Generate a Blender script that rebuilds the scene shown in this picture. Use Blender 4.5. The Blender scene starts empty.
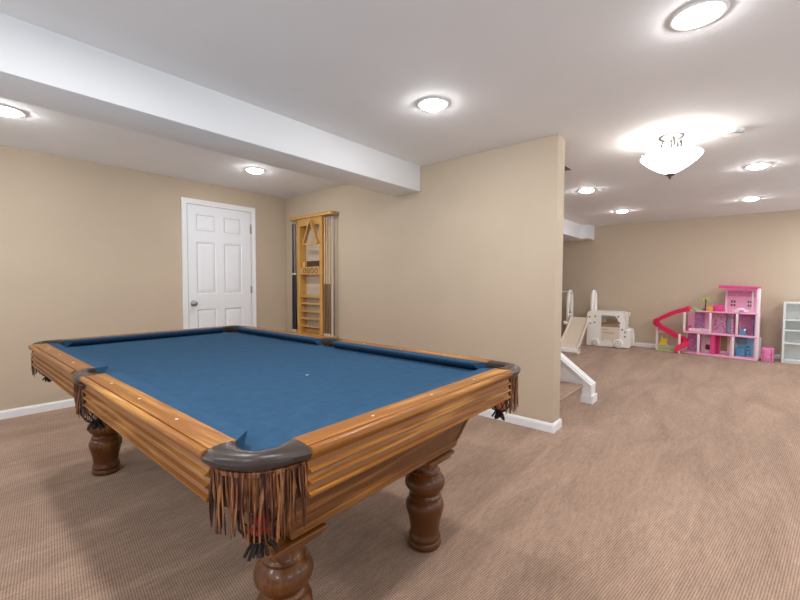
import bpy, bmesh, math, random
from mathutils import Vector, Matrix
random.seed(7)
sc = bpy.context.scene
col = sc.collection
PI = math.pi

# ------------------------------------------------------------------ helpers
def new_bm(): return bmesh.new()

def box(bm, lo, hi):
    x0, y0, z0 = lo; x1, y1, z1 = hi
    v = [bm.verts.new(c) for c in ((x0,y0,z0),(x1,y0,z0),(x1,y1,z0),(x0,y1,z0),(x0,y0,z1),(x1,y0,z1),(x1,y1,z1),(x0,y1,z1))]
    for f in ((3,2,1,0),(4,5,6,7),(0,1,5,4),(1,2,6,5),(2,3,7,6),(3,0,4,7)):
        bm.faces.new([v[i] for i in f])
    return v

def rbox(bm, lo, hi, r=.005, seg=2):
    v = box(bm, lo, hi)
    es = {e for w in v for e in w.link_edges}
    bmesh.ops.bevel(bm, geom=list(es), offset=r, segments=seg, affect='EDGES', profile=.5)

def loft(bm, rings, closed_ring=True, cap=True, closed_path=False):
    vs = [[bm.verts.new(p) for p in r] for r in rings]
    n = len(vs[0]); m = len(vs)
    for i in range(m if closed_path else m-1):
        a, b = vs[i], vs[(i+1) % m]
        for j in range(n if closed_ring else n-1):
            k = (j+1) % n
            bm.faces.new((a[j], a[k], b[k], b[j]))
    if cap and not closed_path and closed_ring:
        bm.faces.new(list(reversed(vs[0]))); bm.faces.new(vs[-1])
    return vs

def lathe(bm, prof, c=(0,0,0), n=28, axis='z', cap=True):
    rings = []
    for r, h in prof:
        ring = []
        for i in range(n):
            a = 2*PI*i/n
            x, y = r*math.cos(a), r*math.sin(a)
            p = {'z': (x, y, h), 'x': (h, x, y), 'y': (y, h, x)}[axis]
            ring.append((c[0]+p[0], c[1]+p[1], c[2]+p[2]))
        rings.append(ring)
    loft(bm, rings, True, cap)

def tube(bm, pts, r, n=8, closed=False, flat=None):
    pts = [Vector(p) for p in pts]; m = len(pts); rings = []
    prev = None
    for i, p in enumerate(pts):
        if closed: t = pts[(i+1) % m]-pts[i-1]
        else: t = pts[min(i+1, m-1)]-pts[max(i-1, 0)]
        t.normalize()
        if prev is None:
            up = Vector((0,0,1)) if abs(t.z) < .9 else Vector((1,0,0))
            a = t.cross(up).normalized()
        else:
            a = (prev - t*prev.dot(t)).normalized()
        prev = a
        b = t.cross(a)
        rr = r[i] if isinstance(r, (list, tuple)) else r
        rings.append([p + a*(rr*math.cos(2*PI*k/n)) + b*((flat if flat else rr)*math.sin(2*PI*k/n)) for k in range(n)])
    loft(bm, rings, True, True, closed)

def prism(bm, pts, d0, d1, plane='yz'):
    """polygon pts (a,b) in a plane, extruded from d0 to d1 along the third axis"""
    def P(a, b, d):
        return {'yz': (d, a, b), 'xz': (a, d, b), 'xy': (a, b, d)}[plane]
    A = [bm.verts.new(P(a, b, d0)) for a, b in pts]; B = [bm.verts.new(P(a, b, d1)) for a, b in pts]
    n = len(pts)
    for i in range(n):
        j = (i+1) % n
        bm.faces.new((A[i], A[j], B[j], B[i]))
    bm.faces.new(A); bm.faces.new(list(reversed(B)))

def sphere(bm, c, r, u=20, v=14, sz=1.0):
    bmesh.ops.create_uvsphere(bm, u_segments=u, v_segments=v, radius=r, matrix=Matrix.Translation(c) @ Matrix.Diagonal((1,1,sz,1)))

def obj(name, bm, mat, parent=None, smooth=None):
    bmesh.ops.recalc_face_normals(bm, faces=bm.faces[:])
    me = bpy.data.meshes.new(name); bm.to_mesh(me); bm.free()
    if mat: me.materials.append(mat)
    o = bpy.data.objects.new(name, me); col.objects.link(o)
    if smooth is not None:
        for p in me.polygons: p.use_smooth = True
        me.set_sharp_from_angle(angle=math.radians(smooth))
    if parent: o.parent = parent
    return o

def empty(name, loc=(0,0,0), rz=0):
    o = bpy.data.objects.new(name, None); col.objects.link(o)
    o.location = loc; o.rotation_euler = (0,0,rz); o.empty_display_size = .05
    return o

def tag(o, label, cat, group=None):
    o['label'] = label; o['category'] = cat
    if group: o['group'] = group
    return o

def struct(name, bm, mat, smooth=None, parent=None):
    o = obj(name, bm, mat, parent, smooth)
    if parent is None: o['kind'] = 'structure'
    return o

def copy_tree(o, parent=None):
    c = o.copy(); col.objects.link(c)
    if parent: c.parent = parent
    for ch in list(o.children): copy_tree(ch, c)
    return c

# ------------------------------------------------------------------ materials
def s2l(c):
    return tuple(((x/255)/12.92 if x/255 <= .04045 else ((x/255+.055)/1.055)**2.4) for x in c)

def mat(name, rgb, rough=.5, spec=.5, metal=0, coat=0):
    m = bpy.data.materials.new(name); m.use_nodes = True
    b = m.node_tree.nodes['Principled BSDF']
    b.inputs['Base Color'].default_value = (*rgb, 1); b.inputs['Roughness'].default_value = rough
    b.inputs['Specular IOR Level'].default_value = spec; b.inputs['Metallic'].default_value = metal
    b.inputs['Coat Weight'].default_value = coat
    return m

def N(m, t, **kw):
    n = m.node_tree.nodes.new(t)
    for k, v in kw.items():
        if k in n.inputs: n.inputs[k].default_value = v
        else: setattr(n, k, v)
    return n
def L(m, a, b): m.node_tree.links.new(a, b)
def bsdf(m): return m.node_tree.nodes['Principled BSDF']
def ramp(m, fac, stops):
    r = m.node_tree.nodes.new('ShaderNodeValToRGB'); cr = r.color_ramp
    while len(cr.elements) < len(stops): cr.elements.new(.5)
    for e, (p, c) in zip(cr.elements, stops): e.position = p; e.color = (*c, 1)
    L(m, fac, r.inputs[0]); return r

def noisy(name, rgb, rough, amt=.06, scale=8, bump=0, bscale=200, spec=.4, metal=0, coat=0, detail=4, bdist=.001):
    m = mat(name, rgb, rough, spec, metal, coat)
    tc = N(m, 'ShaderNodeTexCoord')
    n = N(m, 'ShaderNodeTexNoise', Scale=scale, Detail=detail); L(m, tc.outputs['Object'], n.inputs['Vector'])
    r = ramp(m, n.outputs['Fac'], [(.3, tuple(c*(1-amt) for c in rgb)), (.7, tuple(min(1, c*(1+amt)) for c in rgb))])
    L(m, r.outputs[0], bsdf(m).inputs['Base Color'])
    if bump:
        n2 = N(m, 'ShaderNodeTexNoise', Scale=bscale, Detail=2); L(m, tc.outputs['Object'], n2.inputs['Vector'])
        b = N(m, 'ShaderNodeBump', Strength=bump, Distance=bdist); L(m, n2.outputs['Fac'], b.inputs['Height'])
        L(m, b.outputs[0], bsdf(m).inputs['Normal'])
    return m

def wood(name, axis, dark, mid, light, rough=.38, spec=.45, coat=.10, sc_=(3.5, 95)):
    m = mat(name, mid, rough, spec, 0, coat); bsdf(m).inputs['Coat Roughness'].default_value = .15
    tc = N(m, 'ShaderNodeTexCoord'); mp = N(m, 'ShaderNodeMapping')
    s = [sc_[1]]*3; s['xyz'.index(axis)] = sc_[0]; mp.inputs['Scale'].default_value = s
    L(m, tc.outputs['Object'], mp.inputs['Vector'])
    n = N(m, 'ShaderNodeTexNoise', Scale=1.0, Detail=6, Roughness=.6, Distortion=.6); L(m, mp.outputs[0], n.inputs['Vector'])
    mp2 = N(m, 'ShaderNodeMapping'); s2 = [11]*3; s2['xyz'.index(axis)] = .9; mp2.inputs['Scale'].default_value = s2
    L(m, tc.outputs['Object'], mp2.inputs['Vector'])
    n2 = N(m, 'ShaderNodeTexNoise', Scale=1.0, Detail=3, Distortion=1.5); L(m, mp2.outputs[0], n2.inputs['Vector'])
    mx = N(m, 'ShaderNodeMath', operation='MULTIPLY_ADD'); mx.inputs[1].default_value = .45; L(m, n2.outputs['Fac'], mx.inputs[0])
    ml = N(m, 'ShaderNodeMath', operation='MULTIPLY'); ml.inputs[1].default_value = .32; L(m, n.outputs['Fac'], ml.inputs[0]); L(m, ml.outputs[0], mx.inputs[2])
    r = ramp(m, mx.outputs[0], [(.38, dark), (.5, mid), (.63, light)])
    L(m, r.outputs[0], bsdf(m).inputs['Base Color'])
    return m

def emis(name, rgb, strength):
    m = bpy.data.materials.new(name); m.use_nodes = True; nt = m.node_tree
    for n in list(nt.nodes): nt.nodes.remove(n)
    e = nt.nodes.new('ShaderNodeEmission'); e.inputs[0].default_value = (*rgb, 1); e.inputs[1].default_value = strength
    o = nt.nodes.new('ShaderNodeOutputMaterial'); nt.links.new(e.outputs[0], o.inputs[0]); return m

M = {}
M['wall'] = noisy('tan_wall_paint', (.562, .458, .340), .75, .02, 3, .08, 260, spec=.25)
M['ceil'] = noisy('ceiling_paint', (.80, .80, .80), .8, .012, 3, .05, 200, spec=.2)
M['white'] = noisy('white_trim_paint', (.86, .86, .86), .4, .015, 5, spec=.4)
M['door'] = noisy('white_door_paint', (.84, .85, .87), .42, .012, 5, spec=.4)
M['nickel'] = mat('brushed_nickel', (.42, .40, .38), .3, .5, 1)
OD, OM, OL = (.25, .088, .012), (.55, .258, .056), (.78, .47, .165)
M['bronze'] = mat('dark_nickel', (.16, .15, .145), .35, .5, 1)
M['oak_x'] = wood('oak_grain_across', 'x', OD, OM, OL, rough=.45, spec=.3, coat=.22)
M['oak_y'] = wood('oak_grain_along', 'y', OD, OM, OL, rough=.45, spec=.3, coat=.22)
CD, CM, CL = (.12, .038, .006), (.33, .135, .028), (.48, .225, .055)  # rail oak darkened: shade under the rails is put into the colour
M['cab_x'] = wood('shaded_oak_across', 'x', CD, CM, CL)
M['cab_y'] = wood('shaded_oak_along', 'y', CD, CM, CL)
M['leg'] = wood('dark_oak_leg', 'z', (.11, .034, .006), (.27, .105, .020), (.41, .185, .042), rough=.36, spec=.35, coat=.15)  # darker tones than the rail oak
M['felt'] = noisy('blue_felt', (.027, .074, .138), .95, .10, 30, .25, 900, spec=.1)
M['leather'] = noisy('pocket_leather', (.040, .027, .022), .34, .2, 30, .25, 150, spec=.38)
def fringe_mat():
    m = mat('brown_leather_fringe', (.16, .06, .02), .5, .4)
    tc = N(m, 'ShaderNodeTexCoord'); mp = N(m, 'ShaderNodeMapping'); mp.inputs['Scale'].default_value = (140, 140, 5); L(m, tc.outputs['Object'], mp.inputs['Vector'])
    n = N(m, 'ShaderNodeTexNoise', Scale=1.0, Detail=2); L(m, mp.outputs[0], n.inputs['Vector'])
    r = ramp(m, n.outputs['Fac'], [(.36, (.022, .006, .003)), (.5, (.12, .036, .011)), (.68, (.34, .14, .055))]); L(m, r.outputs[0], bsdf(m).inputs['Base Color']); return m
M['fringe'] = fringe_mat()
M['net'] = noisy('dark_pocket_net', (.03, .018, .014), .7, .3, 60, spec=.2)
M['pearl'] = mat('pearl_inlay', (.74, .66, .54), .3)
M['red'] = mat('red_ball', (.36, .012, .012), .15)
M['cream'] = mat('cream_ball', (.80, .72, .55), .12)
M['orange'] = mat('orange_ball', (.62, .19, .10), .15)
M['pine'] = wood('honey_pine_upright', 'z', (.55, .28, .06), (.68, .38, .10), (.78, .48, .17), rough=.35, sc_=(2, 40))
M['pine_y'] = wood('honey_pine_plank', 'y', (.50, .27, .075), (.62, .36, .12), (.74, .46, .18), rough=.35, sc_=(2, 40))
M['maple'] = wood('maple_cue_shaft', 'z', (.58, .42, .24), (.66, .50, .31), (.74, .58, .38), rough=.3, sc_=(3, 80))
M['butt'] = wood('brown_cue_butt', 'z', (.20, .11, .05), (.28, .16, .075), (.35, .21, .10), rough=.25, sc_=(3, 80))
M['plum'] = mat('plum_grey_cue', (.16, .12, .13), .3)
M['black'] = mat('black_lacquer', (.02, .018, .02), .3)
M['rubber'] = mat('pale_rubber', (.62, .56, .48), .6)
M['silver'] = mat('pale_metallic_cue', (.55, .48, .40), .3, metal=.2)
M['darkbrown'] = noisy('dark_brown_wood', (.07, .035, .018), .5, .3, 40)
M['tcream'] = mat('warm_white_plastic', (.93, .90, .84), .45)
M['tbeige'] = mat('beige_plastic', (.80, .67, .54), .45)
M['tdark'] = mat('brown_grey_plastic', (.16, .12, .09), .5)
M['wheel'] = mat('grey_beige_plastic', (.42, .36, .30), .5)
M['pink'] = mat('pale_pink_plastic', (.90, .45, .64), .4)
M['hot'] = mat('hot_pink_plastic', (.80, .06, .27), .4)
M['chute'] = mat('raspberry_chute', (.72, .025, .10), .3)
M['pinkw'] = mat('white_pink_plastic', (.90, .76, .80), .4)
M['blue'] = mat('toy_blue', (.10, .36, .58), .4)
M['lblue'] = mat('toy_light_blue', (.42, .60, .75), .4)
M['purple'] = None
M['lime'] = mat('toy_lime', (.50, .70, .12), .5)
M['yellow'] = mat('toy_yellow', (.80, .60, .06), .4)
M['torange'] = mat('toy_orange', (.85, .38, .10), .4)
M['tgreen'] = mat('toy_mint_green', (.42, .62, .30), .5)
M['shelf'] = noisy('white_laminate', (.74, .76, .74), .45, .01, 4)
M['lens'] = emis('lit_lens', (.975, .98, 1), 62)
M['bulb'] = emis('lit_bulb', (1, .97, .93), 34)

def dotted(name, a, b, scale):
    m = mat(name, a, .45)
    tc = N(m, 'ShaderNodeTexCoord'); v = N(m, 'ShaderNodeTexVoronoi', Scale=scale); L(m, tc.outputs['Object'], v.inputs['Vector'])
    r = ramp(m, v.outputs['Distance'], [(.30, b), (.42, a)]); L(m, r.outputs[0], bsdf(m).inputs['Base Color']); return m
M['purple'] = dotted('purple_patterned_card', (.50, .20, .42), (.62, .40, .60), 26)
M['pattern'] = dotted('pink_patterned_card', (.74, .24, .46), (.70, .50, .68), 24)
M['curtain'] = dotted('pink_floral_curtain', (.70, .40, .56), (.45, .10, .30), 30)
M['bedding'] = dotted('pink_white_bedding', (.85, .68, .72), (.75, .22, .38), 22)

# carpet: loop pile in a fine diagonal rib, with soft vacuum streaks
def carpet():
    m = mat('beige_loop_carpet', (.33, .23, .165), .95, .1)
    tc = N(m, 'ShaderNodeTexCoord')
    sp = N(m, 'ShaderNodeSeparateXYZ'); L(m, tc.outputs['Object'], sp.inputs[0])
    yz = N(m, 'ShaderNodeMath', operation='ADD'); L(m, sp.outputs[1], yz.inputs[0]); L(m, sp.outputs[2], yz.inputs[1])
    cb = N(m, 'ShaderNodeCombineXYZ'); L(m, sp.outputs[0], cb.inputs[0]); L(m, yz.outputs[0], cb.inputs[1])
    mp = N(m, 'ShaderNodeMapping'); mp.inputs['Rotation'].default_value = (0, 0, math.radians(8)); L(m, cb.outputs[0], mp.inputs['Vector'])
    w1 = N(m, 'ShaderNodeTexWave', wave_type='BANDS', bands_direction='X', Scale=34, Distortion=.7, Detail=1); w1.inputs['Detail Scale'].default_value = 3
    w2 = N(m, 'ShaderNodeTexWave', wave_type='BANDS', bands_direction='Y', Scale=34, Distortion=.7, Detail=1); w2.inputs['Detail Scale'].default_value = 3
    L(m, mp.outputs[0], w1.inputs['Vector']); L(m, mp.outputs[0], w2.inputs['Vector'])
    mul = N(m, 'ShaderNodeMath', operation='MULTIPLY'); L(m, w1.outputs['Fac'], mul.inputs[0]); L(m, w2.outputs['Fac'], mul.inputs[1])
    n = N(m, 'ShaderNodeTexNoise', Scale=90, Detail=3); L(m, tc.outputs['Object'], n.inputs['Vector'])
    add = N(m, 'ShaderNodeMath', operation='MULTIPLY_ADD'); add.inputs[1].default_value = .5
    L(m, n.outputs['Fac'], add.inputs[0]); L(m, mul.outputs[0], add.inputs[2])
    base = ramp(m, add.outputs[0], [(.14, (.215, .137, .094)), (.50, (.385, .258, .186)), (.95, (.515, .362, .267))])
    mp2 = N(m, 'ShaderNodeMapping'); mp2.inputs['Rotation'].default_value = (0, 0, math.radians(-35)); mp2.inputs['Scale'].default_value = (.7, 3.2, 1)
    L(m, tc.outputs['Object'], mp2.inputs['Vector'])
    n2 = N(m, 'ShaderNodeTexNoise', Scale=1.6, Detail=5, Roughness=.55, Distortion=.8); L(m, mp2.outputs[0], n2.inputs['Vector'])
    st = ramp(m, n2.outputs['Fac'], [(.30, (.80, .78, .76)), (.70, (1.14, 1.14, 1.14))])
    n3 = N(m, 'ShaderNodeTexNoise', Scale=16, Detail=6, Roughness=.7); L(m, mp2.outputs[0], n3.inputs['Vector'])
    st3 = ramp(m, n3.outputs['Fac'], [(.30, (.80, .79, .78)), (.70, (1.16, 1.16, 1.17))])
    mix3 = N(m, 'ShaderNodeMix', data_type='RGBA', blend_type='MULTIPLY'); mix3.inputs[0].default_value = 1
    L(m, base.outputs[0], mix3.inputs[6]); L(m, st3.outputs[0], mix3.inputs[7])
    mix = N(m, 'ShaderNodeMix', data_type='RGBA', blend_type='MULTIPLY'); mix.inputs[0].default_value = 1
    L(m, mix3.outputs[2], mix.inputs[6]); L(m, st.outputs[0], mix.inputs[7]); L(m, mix.outputs[2], bsdf(m).inputs['Base Color'])
    b = N(m, 'ShaderNodeBump', Strength=.3, Distance=.002); L(m, add.outputs[0], b.inputs['Height']); L(m, b.outputs[0], bsdf(m).inputs['Normal'])
    bsdf(m).inputs['Sheen Weight'].default_value = .15
    return m
M['carpet'] = carpet()

# ------------------------------------------------------------------ room shell
H = 2.30
X0, X1 = -1.7, 8.555          # behind camera, far wall
Y0, Y1 = -2.7, 4.725          # right side, left wall
XP, TH, YE = 3.113, .160, 1.099   # partition: face, thickness, free end
SX, SY = 4.19, 1.338          # stairwell opening corner
b = new_bm(); box(b, (X0-.1, Y0-.1, -.1), (X1+.1, Y1+.1, 0)); struct('floor', b, M['carpet'])
b = new_bm()
for lo, hi in (((X0-.1, Y0-.1), (XP+TH, Y1+.1)), ((XP+TH, Y0-.1), (SX, SY)), ((SX, Y0-.1), (X1+.1, Y1+.1))):
    box(b, (*lo, H), (*hi, H+.22))
struct('ceiling', b, M['ceil'])
b = new_bm(); box(b, (X0-.1, Y1, 0), (X1+.1, Y1+.1, H)); struct('wall_left', b, M['wall'])
b = new_bm(); box(b, (X1, Y0, 0), (X1+.1, Y1, H)); struct('wall_far', b, M['wall'])
b = new_bm(); rbox(b, (XP, YE, 0), (XP+TH, Y1, H), .006, 2); struct('wall_partition', b, M['wall'], 40)
# shaft of the stairwell above the ceiling
b = new_bm()
box(b, (XP+TH-.02, SY-.1, H+.22), (SX+.1, SY, 4.6)); box(b, (SX, SY, H+.22), (SX+.1, Y1, 4.6)); box(b, (XP+TH-.1, SY, H+.22), (XP+TH, Y1, 4.6))
box(b, (XP+TH, Y1, H), (SX, Y1+.1, 4.6)); box(b, (XP+TH-.1, SY-.1, 4.6), (SX+.1, Y1+.1, 4.7))
struct('wall_stairwell', b, M['wall'])
b = new_bm()                                             # drywall lining of the opening
box(b, (SX-.004, SY, H+.002), (SX, Y1, H+.22)); box(b, (XP+TH, SY, H+.002), (SX, SY+.004, H+.22)); struct('trim_4', b, M['wall'])
# beam
BY0, BY1, BZ = 2.418, 2.76, 2.054
b = new_bm(); rbox(b, (X0, BY0, BZ), (XP-.0005, BY1, H+.02), .006, 2); struct('ceiling_beam', b, M['ceil'], 40)
# soffits of the far room
b = new_bm(); prism(b, [(X1-.0005, 2.275), (8.16, 2.275), (8.16, 2.41), (SX+.1, 2.41), (SX+.1, 3.3), (X1-.0005, 3.3)], 2.037, H+.02, 'xy'); struct('ceiling_soffit', b, M['ceil'])

# baseboards: profiled strip along a wall
BH, BT = .073, .014
def base_profile(): return [(0, 0), (BT, 0), (BT, BH-.018), (BT*.75, BH-.008), (BT*.45, BH-.002), (0, BH)]
def baseboard(name, path, inward):
    """path of (x,y) points along the wall; inward = list of offset directions at each point (mitred)"""
    b = new_bm(); rings = []
    for (x, y), (dx, dy) in zip(path, inward):
        rings.append([(x+dx*w, y+dy*w, z) for w, z in base_profile()])
    loft(b, rings); return struct(name, b, M['white'])
DX0, DX1 = 1.787, 2.662
baseboard('baseboard_left', [(X0, Y1), (DX0, Y1)], [(0,-1), (0,-1)])
baseboard('baseboard_left_corner', [(DX1, Y1), (XP, Y1)], [(0,-1), (-1,-1)])
baseboard('baseboard_partition', [(XP, Y1), (XP, YE), (XP+TH, YE), (XP+TH, YE+.03)], [(-1,-1), (-1,-1), (1,-1), (1,0)])
baseboard('baseboard_far', [(X1, Y1), (X1, Y0)], [(-1,0), (-1,0)])

# ------------------------------------------------------------------ door
dr = empty('door_1', (0, Y1, 0)); dr['kind'] = 'structure'
b = new_bm(); CW = .056                                  # casing: three stepped boards
for lo, hi in (((DX0, 0), (DX0+CW, 2.1)), ((DX1-CW, 0), (DX1, 2.1)), ((DX0+CW, 2.1-CW), (DX1-CW, 2.1))):
    box(b, (lo[0], -.016, lo[1]), (hi[0], -.0005, hi[1]))
for x0, x1 in ((DX0, DX0+.016), (DX1-.016, DX1)): box(b, (x0, -.022, 0), (x1, -.016, 2.1))
box(b, (DX0+.016, -.022, 2.084), (DX1-.016, -.016, 2.1))
obj('door_casing', b, M['white'], dr)
SX0, SX1, SZ = DX0+CW+.005, DX1-CW-.005, 2.1-CW-.006
b = new_bm(); box(b, (SX0-.006, -.006, .0), (SX1+.006, -.0005, SZ+.007)); obj('door_gap_backing', b, mat('door_gap_shadow', (.25, .25, .26), .6), dr)  # dark sheet behind the slab; shade of the gap is its colour
xs = [SX0, SX0+.090, SX0+.314, SX0+.408, SX0+.632, SX1]
zs = [.012, .178, .857, 1.033, 1.627, 1.743, 1.942, SZ]
b = new_bm()
F0 = -.013
for i in range(5):
    for j in range(7):
        x0, x1, z0, z1 = xs[i], xs[i+1], zs[j], zs[j+1]
        if i in (1, 3) and j in (1, 3, 5):               # moulded panel: groove, slope, raised field
            def rect(ins, y): return [(x0+ins, y, z0+ins), (x1-ins, y, z0+ins), (x1-ins, y, z1-ins), (x0+ins, y, z1-ins)]
            loft(b, [rect(0, F0), rect(.007, F0+.0055), rect(.013, F0+.0072), rect(.020, F0+.0066), rect(.046, F0+.0008), rect(.048, F0+.0005)], True, False)
            b.faces.new([b.verts.new(p) for p in rect(.048, F0+.0005)])
        else:
            b.faces.new([b.verts.new(p) for p in ((x0, F0, z0), (x1, F0, z0), (x1, F0, z1), (x0, F0, z1))])
bmesh.ops.remove_doubles(b, verts=b.verts[:], dist=1e-5)
o_side = [(SX0, SZ), (SX1, SZ)]
box(b, (SX0, F0+.0101, .012), (SX1, -.002, SZ))
obj('door_panel', b, M['door'], dr)
b = new_bm(); lathe(b, [(.001, -.0145), (.032, -.0145), (.033, -.018), (.028, -.024), (.012, -.028), (.011, -.045), (.02, -.05), (.028, -.058), (.029, -.068), (.022, -.078), (.001, -.081)], (SX0+.048, 0, .925), 20, 'y')
kn = obj('door_knob', b, M['nickel'], dr, 50); kn['label'] = 'round nickel knob'
for k, z in enumerate((.25, 1.075, 1.82)):
    b = new_bm(); lathe(b, [(.001, -.045), (.006, -.045), (.006, .045), (.001, .045)], (SX1+.004, -.02, z), 10)
    box(b, (SX1-.012, -.0155, z-.043), (SX1+.018, -.0135, z+.043))
    if k == 2:
        tube(b, [(SX1+.002, -.02, z+.05), (SX1-.012, -.05, z+.052), (SX1-.03, -.07, z+.052)], .004, 6)
        lathe(b, [(.001, -.076), (.011, -.076), (.011, -.066), (.001, -.066)], (SX1-.032, 0, z+.052), 10, 'y')
    obj('hinge', b, M['nickel'], dr, 40)

# ------------------------------------------------------------------ stairs behind the partition, with a low sloping wall
b = new_bm(); R_, T_ = .178, .262
sx0, sx1 = XP+TH+.001, 4.118
ys0 = 1.165
for i in range(10):
    y = ys0+.02+i*T_; z = R_*(i+1)
    pr = [(y, 0 if i == 0 else z-R_-.02), (y, z-.035), (y-.018, z-.028), (y-.024, z-.014), (y-.018, z-.003), (y, z), (y+T_+.02, z), (y+T_+.02, 0 if i == 0 else z-R_-.02)]
    if z < 1.9: prism(b, pr, sx0, sx1, 'yz')
struct('stairs', b, M['carpet'], 35)
kx0, kx1 = 4.122, 4.262
b = new_bm()
ky0 = 1.102; ksl = .76                                    # slope of the cap
def kz(y): return .188 + (y-ky0)*ksl
prism(b, [(ky0, 0), (2.62, 0), (2.62, kz(2.62)-.02), (ky0+.0, kz(ky0)-.02)], kx0+.012, kx1-.012, 'yz')
struct('wall_stair', b, M['white'])
b = new_bm()
n_ = Vector((0, -ksl, 1)).normalized(); 
def cap(b, x0, x1, off, th, yy0, yy1):
    pts = []
    for y, z in ((yy0, kz(yy0)), (yy1, kz(yy1))):
        pts.append((y, z))
    (ya, za), (yb, zb) = pts
    prism(b, [(ya, za-.02+off), (yb, zb-.02+off), (yb, zb-.02+off+th), (ya, za-.02+off+th)], x0, x1, 'yz')
cap(b, kx0-.012, kx1+.012, 0, .022, ky0-.012, 2.62)
cap(b, kx0+.02, kx1-.02, .022, .012, ky0-.004, 2.62)
struct('trim_2', b, M['white'])
b = new_bm(); prism(b, [(ky0-.012, 0), (ky0+.075, 0), (ky0+.075, kz(ky0)+.04), (ky0-.012, kz(ky0)-.03)], kx0-.0, kx1, 'yz')
box(b, (kx0-.014, ky0-.028, 0), (kx1+.014, ky0+.088, BH)); struct('trim_3', b, M['white'])

# ------------------------------------------------------------------ pool table
TX, TY, YAW = 1.060, 2.052, .010
A, B_ = .618, 1.238            # inner edges of the wooden rails
ZT, ZB = .79, .747             # rail top, cloth bed
pt = empty('pool_table', (TX, TY, 0), YAW)
tag(pt, 'pool table with blue felt, oak rails and brown leather fringed pockets', 'pool table')

# bed with pocket notches
def arc(cx, cy, r, a0, a1, n): return [(cx+r*math.cos(math.radians(a0+(a1-a0)*i/n)), cy+r*math.sin(math.radians(a0+(a1-a0)*i/n))) for i in range(n+1)]
PC = (A-.024, B_-.026); PR = .066
out = []
h = [(A+.0, -.10)]
quarter = []
def corner(sx, sy):
    pts = arc(PC[0], PC[1], PR, 98, 172+180+0, 14)       # sweeps the inside of the corner
    pts = [(PC[0]+PR*math.cos(t), PC[1]+PR*math.sin(t)) for t in [math.radians(112+ (338-112)*i/14) for i in range(15)]]
    return [(sx*x, sy*y) for x, y in pts]
def sidep(s):
    return [(s*(A+.035+.065*math.cos(t)), .065*math.sin(t)) for t in [math.radians(120+120*i/10) for i in range(11)]]
seq = corner(1, 1) ; seq.reverse()                        # from right side up to top
ring = sidep(1)[::-1] + seq                               # right side, going +v
seq = corner(-1, 1); ring += seq
ring += [( x, y) for x, y in sidep(-1)]
seq = corner(-1, -1); seq.reverse(); ring += seq
ring += corner(1, -1)
b = new_bm(); prism(b, ring, ZB-.03, ZB, 'xy')
bed = obj('playing_surface', b, M['felt'], pt)
b = new_bm(); lathe(b, [(.001, ZB+.0002), (.0075, ZB+.0002), (.007, ZB+.0005), (.001, ZB+.0005)], (.016, -.572, 0), 16)
sp = obj('foot_spot', b, mat('worn_spot_sticker', (.45, .45, .43), .7), bed)
b = new_bm(); box(b, (-A+.06, -B_+.06, ZB-.065), (A-.06, B_-.06, ZB-.0305)); obj('slate_frame', b, M['darkbrown'], pt)

PROF = [(0,.668),(0,.7897),(.0545,.7900),(.0552,.7835),(.0582,.7835),(.0590,.7895),(.0660,.7900),(.0715,.7880),(.0745,.7830),(.0745,.7760),(.0710,.7680),(.0615,.7625),
        (.0520,.7580),(.0480,.7510),(.0500,.7445),(.0580,.7375),(.0670,.7345),(.0680,.7315),(.0630,.7295),(.0530,.7265),(.0475,.7210),(.0490,.7155),(.0570,.7095),(.0660,.7060),(.0668,.7035),
        (.0620,.7015),(.0520,.6985),(.0468,.6935),(.0480,.6875),(.0560,.6815),(.0650,.6780),(.0655,.6740),(.0610,.668)]
PROF = [(w if w == 0 else w+.009 + (.005 if z < .76 and w < .056 else 0), z) for w, z in PROF]
CUSH = [(0,.7892),(-.0455,.7890),(-.0490,.7880),(-.050,.7850),(-.0475,.7765),(-.022,.7475),(0,.7475)]
EC, ES = .090, .075            # rail ends: from corners, from side pocket centre
segs = []                      # (origin, direction along, outward, t0, t1, nose offsets)
for s in (-1, 1):
    segs.append(('y', s, -B_+EC, -ES, .042, .016)); segs.append(('y', s, ES, B_-EC, .016, .042))
for s in (-1, 1): segs.append(('x', s, -A+EC, A-EC, .042, .042))
def place(ax, s, w, t, z):
    return (s*(A+w), t, z) if ax == 'y' else (t, s*(B_+w), z)
for ax, s, t0, t1, e0, e1 in segs:
    b = new_bm(); loft(b, [[place(ax, s, w, t, z) for w, z in PROF] for t in (t0, t1)])
    ra = obj('rail', b, M['oak_y' if ax == 'y' else 'oak_x'], pt, 38)
    b = new_bm()
    loft(b, [[place(ax, s, w, t0 + e0*(w/.05+0)*-1 , z) for w, z in CUSH], [place(ax, s, w, t1 + e1*(w/.05), z) for w, z in CUSH]])
    obj('cushion', b, M['felt'], pt, 50)
    marks = [i*.2955*(1 if t0 > 0 else -1) for i in (1, 2, 3)] if ax == 'y' else [-.282, 0, .282]
    for t in marks:
        b = new_bm(); d = .0068; w = .033
        pts = [(w-.0048, t), (w, t-d), (w+.0048, t), (w, t+d)]
        loft(b, [[place(ax, s, ww, tt, z) for ww, tt in pts] for z in (.7899, .7906)])
        obj('sight_inlay', b, M['pearl'], ra)

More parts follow.
